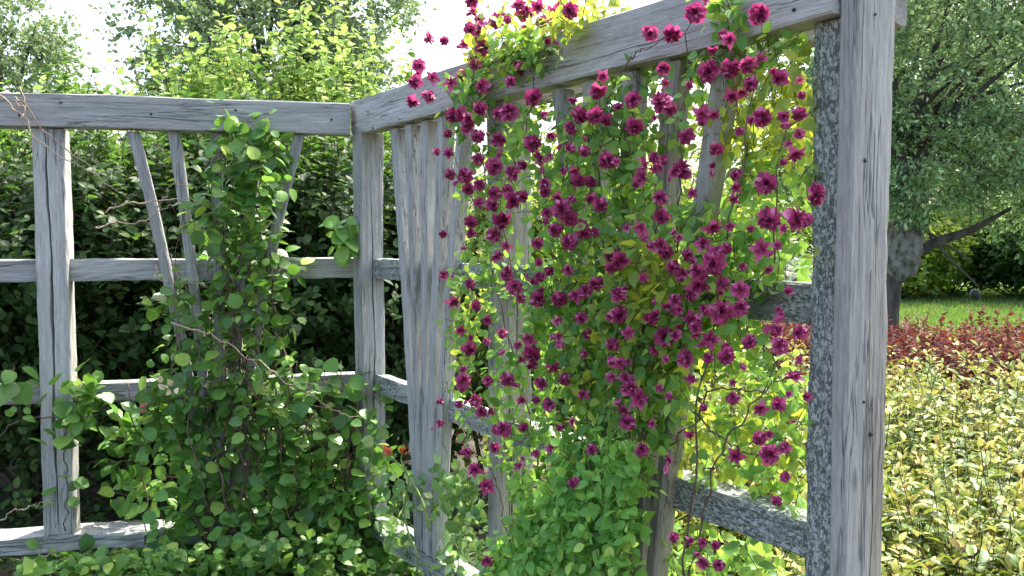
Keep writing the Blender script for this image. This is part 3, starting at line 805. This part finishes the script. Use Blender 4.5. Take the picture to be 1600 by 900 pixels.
clematis('dense purple clematis covering the fan slats of the nearer bay down to the ground', C + RU * 1.85 + RN * .12,
         [([(870, 190), (1000, 150), (1030, 250), (1045, 400), (1080, 520), (1060, 620), (1030, 700), (1000, 740), (860, 740), (850, 640), (820, 560), (830, 470), (860, 400), (850, 300)], 370, 5, .036, 'clem', -.04, .12, 'ov'),
          ([(850, 740), (930, 700), (1010, 700), (985, 780), (975, 905), (760, 905), (800, 850), (820, 800)], 300, 5, .039, 'clem_low', .0, .15, 'ov'),
          ([(830, 160), (1000, 105), (1060, 95), (1080, 200), (900, 260), (800, 230)], 45, 4, .034, 'clem', -.08, .08, 'ov'),
          ([(960, 380), (1090, 420), (1060, 480), (980, 500)], 26, 4, .038, 'clem_sun', .08, .16, 'ov'),
          ([(880, 0), (1010, 0), (930, 25), (880, 40)], 14, 4, .034, 'clem_sun', -.12, -.02, 'ov'),
          ([(880, 400), (1060, 400), (1060, 640), (900, 640)], 90, 4, .036, 'clem_sun', -.06, .13, 'ov')],
         FL[main],
         [[(960, 920), (975, 760), (960, 600), (950, 400), (930, 200)], [(985, 920), (990, 760), (1010, 560), (1030, 400), (1040, 180)], [(975, 920), (985, 700), (1060, 500), (1080, 440)],
          [(950, 920), (940, 700), (880, 500), (870, 330), (900, 180)], [(1000, 500), (1050, 400), (1060, 200), (1087, 20)], [(930, 250), (990, 120), (1040, 80), (1050, 53)], [(1000, 700), (1020, 500), (1090, 380)]])
clematis('loose sunlit clematis shoots beside the lichened near post', C + RU * 2.2 + RN * .02,
         [([(1060, 95), (1250, 62), (1258, 80), (1080, 130)], 26, 4, .034, 'clem', -.1, .06, 'ov'),
          ([(1090, 120), (1258, 100), (1262, 250), (1170, 270), (1080, 200)], 50, 4, .036, 'clem_sun', -.18, .04, 'ov'),
          ([(1150, 250), (1262, 240), (1262, 440), (1110, 430), (1120, 340)], 44, 4, .036, 'clem', -.16, .06, 'ov'),
          ([(1060, 330), (1180, 330), (1180, 520), (1080, 520)], 55, 4, .036, 'clem', -.1, .1, 'ov'),
          ([(1060, 500), (1170, 520), (1258, 590), (1258, 770), (1060, 740)], 66, 4, .034, 'clem', -.14, .02, 'ov'),
          ([(1060, 500), (1170, 520), (1258, 590), (1258, 770), (1060, 740)], 40, 4, .034, 'clem_sun', -.14, .0, 'ov'),
          ([(1040, 815), (1250, 880), (1250, 900), (1030, 900)], 36, 4, .034, 'clem', -.3, .0, 'ov'),
          ([(1110, 0), (1150, 0), (1140, 45), (1112, 35)], 6, 4, .036, 'clem', .06, .1, 'ov')],
         FL[far],
         [[(1060, 900), (1080, 700), (1120, 500), (1150, 300), (1180, 100), (1190, 30)], [(1075, 900), (1130, 720), (1190, 600), (1230, 500)], [(1100, 520), (1150, 440), (1210, 360), (1225, 240), (1215, 130), (1240, 90)],
          [(1150, 300), (1160, 180), (1150, 60), (1140, 0)], [(1090, 640), (1160, 700), (1220, 700)], [(1050, 700), (1110, 620), (1240, 590)]])


# ---------------------------------------------------------------- shrubs and trees
def shrub_parts(rx, ry, h, ntw, per, seg, leaf, tmpl, seed, low=.05, up=.7, droop=0., inner=.45, tipn=0, rag=.18, spread=.5):
    """twigs through a noisy ellipsoidal crown standing on z=0; returns (leaf arrays, tip arrays, twig lines)"""
    r = np.random.default_rng(seed)
    th = r.uniform(0, 2 * math.pi, ntw); cz = r.uniform(-.75, 1, ntw)
    lump = 1 + rag * (np.sin(3 * th + seed) * np.cos(4 * cz + seed) + .7 * np.sin(7 * th + 2 * seed + 5 * cz)) + r.normal(0, rag * .4, ntw)
    rad = (inner + (1 - inner) * r.random(ntw) ** .6) * lump
    sz = np.sqrt(1 - cz ** 2)
    cen = np.array([0, 0, h * (.5 + low / 2)])
    D = np.stack([sz * np.cos(th), sz * np.sin(th), cz], 1)
    E = cen + D * rad[:, None] * np.array([rx, ry, h * .5])
    E[:, 2] = np.maximum(E[:, 2], low * h + .03)
    d = nrm(D + Z * up + r.normal(0, .35, (ntw, 3)))
    L = np.zeros((ntw, per, 3)); L[:, -1] = E
    for i in range(per - 2, -1, -1):
        L[:, i] = L[:, i + 1] - d * seg
        d = nrm(d + Z * (.12 if droop >= 0 else 0) + r.normal(0, .1, d.shape))
    L[..., 2] = np.maximum(L[..., 2], .02)
    dirs = nrm(np.gradient(L, axis=1))

    def arr(Lx, dx, k, sz_, fwd):
        P = np.repeat(Lx.reshape(-1, 3), k, 0); dd = np.repeat(dx.reshape(-1, 3), k, 0); n = len(P)
        rd = nrm(r.normal(0, 1, (n, 3))); rd = nrm(rd - dd * np.sum(rd * dd, 1, keepdims=True))
        T = nrm(rd + dd * fwd - Z * droop)
        N = nrm(dd * .9 - rd * .3 + Z * .5 + r.normal(0, spread, (n, 3)))
        P = P + r.normal(0, seg * .35, (n, 3))
        return P, T, N, sz_ * r.uniform(.6, 1.25, n)
    if tipn:
        main_ = arr(L[:, :-2], dirs[:, :-2], 2, leaf, .5); tip = arr(L[:, -2:], dirs[:, -2:], tipn, leaf * .85, 1.0)
    else:
        main_ = arr(L, dirs, 2, leaf, .5); tip = None
    return main_, tip, L


def shrub(name, label, cat_, loc, rx, ry, h, ntw, per, seg, leaf, tmpl, mat, seed, tipmat=None, group=None, sides=3, **kw):
    root = empty(name, (0, 0, 0), label, cat_, group)
    a, tip, L = shrub_parts(rx, ry, h, ntw, per, seg, leaf, tmpl, seed, tipn=2 if tipmat else 0, **kw)
    link('foliage', leaf_mesh('foliage', *a, tmpl, smooth=len(tmpl[0]) > 4), root, mat)
    if tip is not None: link('new_growth', leaf_mesh('new_growth', *tip, tmpl), root, tipmat)
    r = np.random.default_rng(seed + 5)
    ns = 14
    ends = L[r.integers(0, len(L), ns), 0]
    S = np.stack([resample([[r.normal(0, .06), r.normal(0, .06), 0], e * [.55, .55, .45], e], 8) for e in ends])
    link('stem', tube_mesh('stem', [(S, np.linspace(.018, .005, 8)[None].repeat(ns, 0) * min(1, h / 1.6)), (L, np.full(L.shape[:2], .0016 * min(1.6, 1 + h * .2)))], sides), root, M['twig'])
    root.location = tuple(loc)
    for c_ in root.children: c_.location = (0, 0, 0)
    return root


def wx(px, depth): return (px - 800) / F * depth

# hedge behind the left panel
HL = [(-150, 5.0, .85, 2.0, 'hedge'), (40, 4.95, .80, 1.92, 'hedge'), (205, 5.15, .78, 1.90, 'hedge'), (345, 5.25, .75, 1.96, 'hedge'), (480, 5.2, .72, 1.96, 'hedge'), (600, 5.5, .66, 1.9, 'hedge')]
HL = [(a, b, c, d + .14, e) for a, b, c, d, e in HL]
HT = ['dark green hedge shrub at the far left edge behind the trellis', 'dark hedge shrub behind the split left post', 'dark hedge shrub behind the two leftmost fan slats',
      'dark hedge shrub directly behind the dense vine bay', 'dark hedge shrub seen between the vine bay and the corner post', 'dark hedge shrub behind the corner post']
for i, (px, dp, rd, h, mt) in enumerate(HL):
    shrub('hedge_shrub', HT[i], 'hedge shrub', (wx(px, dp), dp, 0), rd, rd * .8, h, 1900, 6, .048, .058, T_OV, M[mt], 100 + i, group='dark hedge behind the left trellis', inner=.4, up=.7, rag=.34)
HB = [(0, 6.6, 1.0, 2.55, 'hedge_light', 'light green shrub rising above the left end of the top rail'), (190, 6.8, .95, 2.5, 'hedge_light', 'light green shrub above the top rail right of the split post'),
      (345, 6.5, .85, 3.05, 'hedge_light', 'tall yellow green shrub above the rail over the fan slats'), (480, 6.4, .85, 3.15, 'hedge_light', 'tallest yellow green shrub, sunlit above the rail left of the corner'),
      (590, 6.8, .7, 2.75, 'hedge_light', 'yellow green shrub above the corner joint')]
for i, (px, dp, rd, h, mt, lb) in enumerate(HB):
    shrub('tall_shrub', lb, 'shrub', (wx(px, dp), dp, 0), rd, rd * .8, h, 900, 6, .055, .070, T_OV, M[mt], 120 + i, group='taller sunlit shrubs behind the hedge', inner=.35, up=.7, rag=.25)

# light shrubs behind the receding panel
for i, (px, dp, rd, h, mt, lb) in enumerate([(690, 5.6, .62, 1.95, 'hedge', 'dark leaved shrub behind the fluted fan slats'), (800, 5.3, .55, 2.0, 'clem_far', 'light green shrub behind the middle post'),
                                         (910, 5.5, .65, 2.15, 'clem_far', 'light green shrub behind the left side of the dense clematis'), (1040, 5.6, .62, 2.2, 'clem_far', 'light green shrub behind the nearer fan slats'),
                                         (1120, 6.4, .42, 2.0, 'clem_far', 'bright shrub beyond the loose clematis shoots')]):
    shrub('leafy_shrub', lb, 'shrub', (wx(px, dp), dp, 0), rd, rd, h, 800, 6, .05, .055, T_OV, M[mt], 140 + i, inner=.35, up=.6, rag=.22)

shrub('variegated_shrub', 'white variegated shrub seen between the nearer fan and the lichened post', 'shrub', (wx(1225, 8.8), 8.8, 0), .75, .6, 1.48, 420, 6, .06, .11, T_SPI, M['pale'], 160, up=.9)

# spirea hedge
proto = [shrub('spirea_shrub', 'x', 'spirea', (0, -50, 0), .46, .46, .76, 360, 7, .036, .050, T_SPI, M['spirea'], 200 + i, M['spirea_tip'], 'low golden spirea hedge', up=1.3, low=.0, inner=.35, rag=.42) for i in range(3)]
SPL = []
k = 0
for row, y in enumerate((2.35, 2.95, 3.55, 4.2, 4.85, 5.4)):
    for colx in range(8):
        x = .62 + .27 * row * 0 + colx * .60 + (.3 if row % 2 else 0)
        pxx = x / y * F + 800
        fence_x = -.65 + .5272 * (3.95 - y) / .8498        # where the receding panel stands at this y
        if pxx < 1010 or pxx > 1720 or (y < 3.95 and x < fence_x + .55): continue
        SPL.append((x + rng.normal(0, .05), y + rng.normal(0, .06)))
for i, (x, y) in enumerate(SPL):
    pxx = x / y * F + 800
    lab = ('golden spirea shrub visible through the nearer trellis bay' if pxx < 1290 else 'golden spirea shrub in the low hedge beyond the near post')
    rz, sc = rng.uniform(0, 6), rng.uniform(.93, 1.12)
    if i < 3:
        o = proto[i]; o.location = (x, y, 0); o.rotation_euler = (0, 0, rz); o['label'] = lab
    else:
        copy_thing(proto[i % 3], (x, y, 0), rz, (sc, sc, sc * rng.uniform(.85, 1.18)), lab)
for o in COL.objects:
    if o.get('category') == 'spirea' and 'through' in o['label']: o['group'] = 'golden spirea behind the nearer bay'

# barberry hedge
pb_ = [shrub('barberry_shrub', 'dark red barberry shrub in the hedge behind the golden spirea', 'barberry', (0, -50, 0), .55, .5, .84, 520, 6, .04, .05, T_SMALL_W, M['barberry'], 230 + i, None, 'dark red barberry hedge', up=1.3, low=.0, inner=.4, rag=.3) for i in range(2)]
k = 0
for y in (6.5, 7.1, 7.7):
    for j in range(9):
        x = 1.75 + j * .62 + (.3 if y == 7.1 else 0)
        pxx = x / y * F + 800
        if pxx < 1150 or pxx > 1700: continue
        sc = rng.uniform(.9, 1.05)
        if k < 2: pb_[k].location = (x, y, 0)
        else: copy_thing(pb_[k % 2], (x, y + rng.normal(0, .06), 0), rng.uniform(0, 6), (sc, sc, sc), pb_[0]['label'])
        k += 1


def tree(name, label, loc, trunk, limbs, crown_twigs, leaf, tmpl, mat, seed, droop=0., barkm='bark'):
    """trunk: list of (x,y,z,r); limbs: list of lists of (x,y,z,r); crown_twigs: (P, D) twig starts"""
    root = empty(name, loc, label, 'tree')
    tl_ = np.array(trunk)
    def tb(l): 
        a = np.array(l); k = 14
        L = resample(a[:, :3], k); rr = np.interp(np.linspace(0, 1, k), np.linspace(0, 1, len(a)), a[:, 3])
        return L, rr
    L, rr = tb(trunk)
    o = link('trunk', tube_mesh('trunk', [(L[None], rr[None])], 12), root, M[barkm]); o.location = (0, 0, 0)
    if limbs:
        G = [tb(l) for l in limbs]
        o = link('limb', tube_mesh('limb', [(np.array([g[0] for g in G]), np.array([g[1] for g in G]))], 6), root, M['bark']); o.location = (0, 0, 0)
    P, T, N, S, TW = crown_twigs
    o = link('crown', leaf_mesh('crown', P, T, N, S, tmpl, False), root, M[mat]); o.location = (0, 0, 0)
    o = link('twigs', tube_mesh('twigs', [(TW, np.full(TW.shape[:2], .005))], 3), root, M['bark']); o.location = (0, 0, 0)
    return root


def crown(lobes, nclump, tw_per, per, seg, leaf, seed, droop=.3, kk=2):
    """foliage in clumps: clump centres in the lobes (cx,cy,cz,rx,ry,rz), each with a few twigs of leaves"""
    r = np.random.default_rng(seed)
    vol = np.array([l[3] * l[4] * l[5] for l in lobes]) ** .75; vol /= vol.sum()
    li = r.choice(len(lobes), nclump, p=vol); lb = np.array(lobes)[li]
    d = nrm(r.normal(0, 1, (nclump, 3))); rad = (.3 + .7 * r.random(nclump) ** .5)
    Cc = lb[:, :3] + d * rad[:, None] * lb[:, 3:]
    n = nclump * tw_per
    P0 = np.repeat(Cc, tw_per, 0); dd = nrm(np.repeat(d, tw_per, 0) * .6 + r.normal(0, .7, (n, 3)) - Z * droop)
    L = np.zeros((n, per, 3)); L[:, 0] = P0
    for i in range(1, per):
        dd = nrm(dd - Z * droop * .3 + r.normal(0, .12, dd.shape)); L[:, i] = L[:, i - 1] + dd * seg
    dirs = nrm(np.gradient(L, axis=1)).reshape(-1, 3)
    P = np.repeat(L.reshape(-1, 3), kk, 0); D = np.repeat(dirs, kk, 0); m = len(P)
    rd = nrm(r.normal(0, 1, (m, 3)))
    T = nrm(D * .7 + rd * .8 - Z * droop * .5); N = nrm(r.normal(0, 1, (m, 3)) + Z * .7)
    return P + r.normal(0, seg * .4, (m, 3)), T, N, leaf * r.uniform(.6, 1.3, m), L, Cc


def limbs_to(trunk_top, cc, n, seed, r0=.07):
    r = np.random.default_rng(seed); out = []
    for e in cc[r.integers(0, len(cc), n)]:
        s = np.array(trunk_top) + r.normal(0, .1, 3); mid_ = s * .5 + e * .5 + np.array([0, 0, .25]) + r.normal(0, .15, 3)
        out.append([(*s, r0), (*mid_, r0 * .5), (*e, r0 * .15)])
    return out


# willow on the right
WD = 12.0; wxx = wx(1396, WD)
lobes = [(1.0, .2, 4.2, 2.0, 1.6, 1.7), (2.4, .3, 3.4, 1.8, 1.6, 2.0), (-.9, .4, 4.0, 1.4, 1.4, 1.7), (1.2, .0, 2.7, 1.3, 1.2, .75), (2.8, -.2, 1.9, 1.2, 1.1, .95), (.2, -.3, 2.35, .7, .5, .6), (.1, -.4, 2.0, .45, .4, .3), (.3, .3, 5.6, 2.6, 1.8, 1.5), (-1.7, .8, 2.6, .9, .9, 1.0)]
P, T, N, S, TW, CC = crown(lobes, 1500, 5, 5, .07, .08, 300, droop=.22)
tree('willow_tree', 'grey green willow with a pale gnarled trunk beyond the near post', (wxx, WD, 0),
     [(-.12, 0, 0, .22), (-.10, 0, .5, .16), (.0, 0, .95, .11), (.08, 0, 1.2, .12), (.13, 0, 1.6, .13), (.10, 0, 2.1, .10), (0, 0, 2.8, .11), (-.1, 0, 3.6, .08)],
     [[(.2, 0, 1.22, .075), (.5, -.05, 1.45, .07), (.95, -.1, 1.58, .05), (1.5, -.1, 1.9, .02)], [(.5, -.05, 1.44, .02), (.42, -.05, 1.62, .015), (.35, 0, 1.85, .012), (.2, 0, 2.0, .01)],
      [(.55, -.06, 1.42, .022), (.72, -.1, 1.2, .018), (.95, -.1, 1.0, .014), (1.1, -.1, .85, .01)], [(.6, -.06, 1.44, .018), (.8, -.1, 1.32, .014), (1.0, -.1, 1.2, .01)],
      [(.15, 0, 1.65, .03), (.4, -.05, 1.6, .02), (.55, -.05, 1.5, .015)], [(.05, 0, 2.1, .09), (.5, 0, 2.9, .06), (1.2, .1, 3.8, .03)], [(.1, 0, 1.9, .06), (-.5, 0, 2.7, .05), (-1.0, .2, 3.8, .03)]]
     + limbs_to((0, 0, 2.8), CC, 26, 5, .05), (P, T, N, S, TW), .075, T_SMALL, 'willow', 300)
# burl on its trunk
wil = [o for o in COL.objects if o.name.startswith('willow_tree')][0]
import bmesh
bm = bmesh.new(); bmesh.ops.create_icosphere(bm, subdivisions=4, radius=1)
from mathutils import noise as mn
for v in bm.verts:
    n = mn.noise(v.co * 1.6) * .35 + mn.noise(v.co * 4) * .22 + mn.noise(v.co * 9) * .10
    v.co = Vector((v.co.x * .25 * (1 - .3 * v.co.z), v.co.y * .22, v.co.z * .46)) * (1 + n) + Vector((.05 * v.co.z, 0, 0))
me = bpy.data.meshes.new('burl'); bm.to_mesh(me); bm.free()
for p_ in me.polygons: p_.use_smooth = True
o = link('burl', me, wil, M['pale_bark']); o.location = (.12, -.05, 1.45)

# hanging ball on the willow's low branch
bm = bmesh.new(); bmesh.ops.create_uvsphere(bm, u_segments=16, v_segments=12, radius=.07)
for v in bm.verts: v.co.z *= 1.05
me = bpy.data.meshes.new('hanging_ball'); bm.to_mesh(me); bm.free()
for p_ in me.polygons: p_.use_smooth = True
hb = empty('hanging_ball', (wx(1525, 11.9), 11.9, .68), 'small dark round ball hanging under the low willow branch', 'hanging ball')
o = link('ball', me, hb, M['dark']); o.location = (0, 0, .07)
o = link('cord', tube_mesh('cord', [(np.array([[[0, 0, .14], [0, 0, .22], [-.02, 0, .30]]]), np.full((1, 3), .004))]), hb, M['dark']); o.location = (0, 0, 0)

# trees behind the hedge
def bigtree(label, px, depth, lobes, ncl, seed, th=3.2, leaf=.10, mat='tree', kk=2, name='garden_tree'):
    P, T, N, S, TW, CC = crown(lobes, ncl, 4, 5, .09, leaf, seed, droop=.12, kk=kk)
    return tree(name, label, (wx(px, depth), depth, 0), [(0, 0, 0, .22), (.05, 0, 1.5, .17), (0, .05, th, .12)], limbs_to((0, 0, th), CC, 34, seed + 1, .06), (P, T, N, S, TW), leaf, T_SMALL_W, mat, seed)
bigtree('tall airy tree against the white sky behind the yellow green shrubs', 430, 15,
        [(0, 0, 4.6, 2.0, 1.5, 1.3), (-1.5, 0, 5.0, 1.1, 1.1, 1.1), (1.2, .3, 5.4, 1.1, 1.1, 1.0), (0, 0, 6.4, 2.4, 1.6, 1.2), (.9, 0, 3.9, 1.0, 1, .7), (-1.6, 0, 3.6, .9, 1, .6)], 620, 320)
bigtree('airy tree at the far left against the white sky', 10, 16,
        [(0, 0, 5.0, 1.25, 1.2, 1.3), (.4, 0, 4.1, .9, 1, .9), (-1.2, 0, 5.5, 1.3, 1.2, 1.5)], 260, 330)
# background beyond the lawn
for i, (px, dp, rx_, h, mt, lb) in enumerate([(1400, 21, 1.6, 2.1, 'clem_far', 'rounded yellow green bush across the lawn behind the willow trunk'), (1490, 22, 1.7, 2.2, 'clem_far', 'yellow green bush across the lawn under the willow branch'),
                                           (1590, 21.5, 1.8, 2.0, 'hedge', 'dark bush across the lawn at the right edge'), (1300, 23, 1.9, 2.6, 'hedge', 'dark bush across the lawn behind the near post'),
                                           (1700, 20, 1.9, 2.4, 'hedge', 'dark bush beyond the right edge of the lawn'), (1190, 22, 1.7, 2.3, 'clem_far', 'far bush seen past the nearer fan slats')]):
    shrub('garden_bush', lb, 'bush', (wx(px, dp), dp, 0), rx_, 1.2, h, 900, 5, .10, .15, T_SMALL_W, M[mt], 400 + i, inner=.6)
bigtree('broad green tree behind the willow at the right', 1640, 24, [(0, 0, 5, 3.6, 2, 3.0), (-2.5, 0, 3.6, 2.2, 2, 1.8), (2, 0, 3.5, 2, 2, 2), (-1, 0, 8, 4, 2, 2)], 1100, 340, leaf=.17, mat='willow')
bigtree('green tree far behind the nearer trellis bay', 1330, 26, [(0, 0, 3.6, 2.2, 2, 1.6), (-1.2, 0, 3.0, 2, 2, 1.0), (1, 0, 6, 2.4, 2, 1.8)], 620, 350, leaf=.17, mat='willow')

# low leafy ground cover in front of the left trellis and behind it
gp = sample_poly([(40, 880), (330, 850), (540, 830), (610, 900), (610, 960), (0, 960)], 1300)
Pg = onplane(gp[:, 0], gp[:, 1], LN, rng.uniform(.12, .45, len(gp)))
Tg = nrm(rng.normal(0, .7, Pg.shape) + LN * .5 + Z * .1); Ng = nrm(Z + LN * .4 + rng.normal(0, .35, Pg.shape))
o = link('ground_cover', leaf_mesh('ground_cover', Pg, Tg, Ng, .055 * rng.uniform(.5, 1.2, len(Pg)), T_OV), None, M['ground_leaf'])
tag(o, 'bright green low foliage along the foot of the left trellis', 'ground cover', None, 'stuff')
n = 9000
xy = np.stack([rng.uniform(-3.2, 1.6, n), rng.uniform(2.6, 4.9, n)], 1)
Pg = np.column_stack([xy, rng.uniform(.02, .16, n)])
o = link('ground_cover', leaf_mesh('ground_cover', Pg, nrm(rng.normal(0, 1, (n, 3)) * [1, 1, .4]), nrm(Z + rng.normal(0, .4, (n, 3))), .05 * rng.uniform(.5, 1.2, n), T_OV), None, M['hedge'])
tag(o, 'dark low foliage covering the soil around both trellises', 'ground cover', None, 'stuff')

# ---------------------------------------------------------------- ground
def sheet(name, x0, x1, y0, y1, z, mat, nx=2, ny=2, amp=0):
    xs = np.linspace(x0, x1, nx); ys = np.linspace(y0, y1, ny)
    X, Y = np.meshgrid(xs, ys); Zz = z + amp * np.sin(X * 1.7) * np.cos(Y * 1.3)
    V = np.stack([X.ravel(), Y.ravel(), Zz.ravel()], 1)
    idx = np.arange(nx * ny).reshape(ny, nx)
    q = np.stack([idx[:-1, :-1], idx[:-1, 1:], idx[1:, 1:], idx[1:, :-1]], -1).reshape(-1, 4)
    o = link(name, np_mesh(name, V, [q]), None, mat); tag(o, kind='structure'); return o
sheet('ground', -400, 400, -100, 700, 0, M['soil'], 3, 3)
sheet('lawn', -60, 90, 8.6, 120, .006, M['lawn'], 3, 3)
n = 42000
yy = 8.7 + (26 - 8.7) * rng.random(n) ** .9
xx = wx(rng.uniform(1150, 1680, n), yy)
Pg = np.column_stack([xx, yy, np.full(n, .006)])
o = link('grass', leaf_mesh('grass', Pg, nrm(Z + rng.normal(0, .35, (n, 3))), rng.normal(0, 1, (n, 3)), .09 * rng.uniform(.5, 1.3, n), T_SLIM, False), None, M['grass'])
tag(o, 'short sunlit grass of the lawn beyond the barberry hedge', 'grass', None, 'stuff')
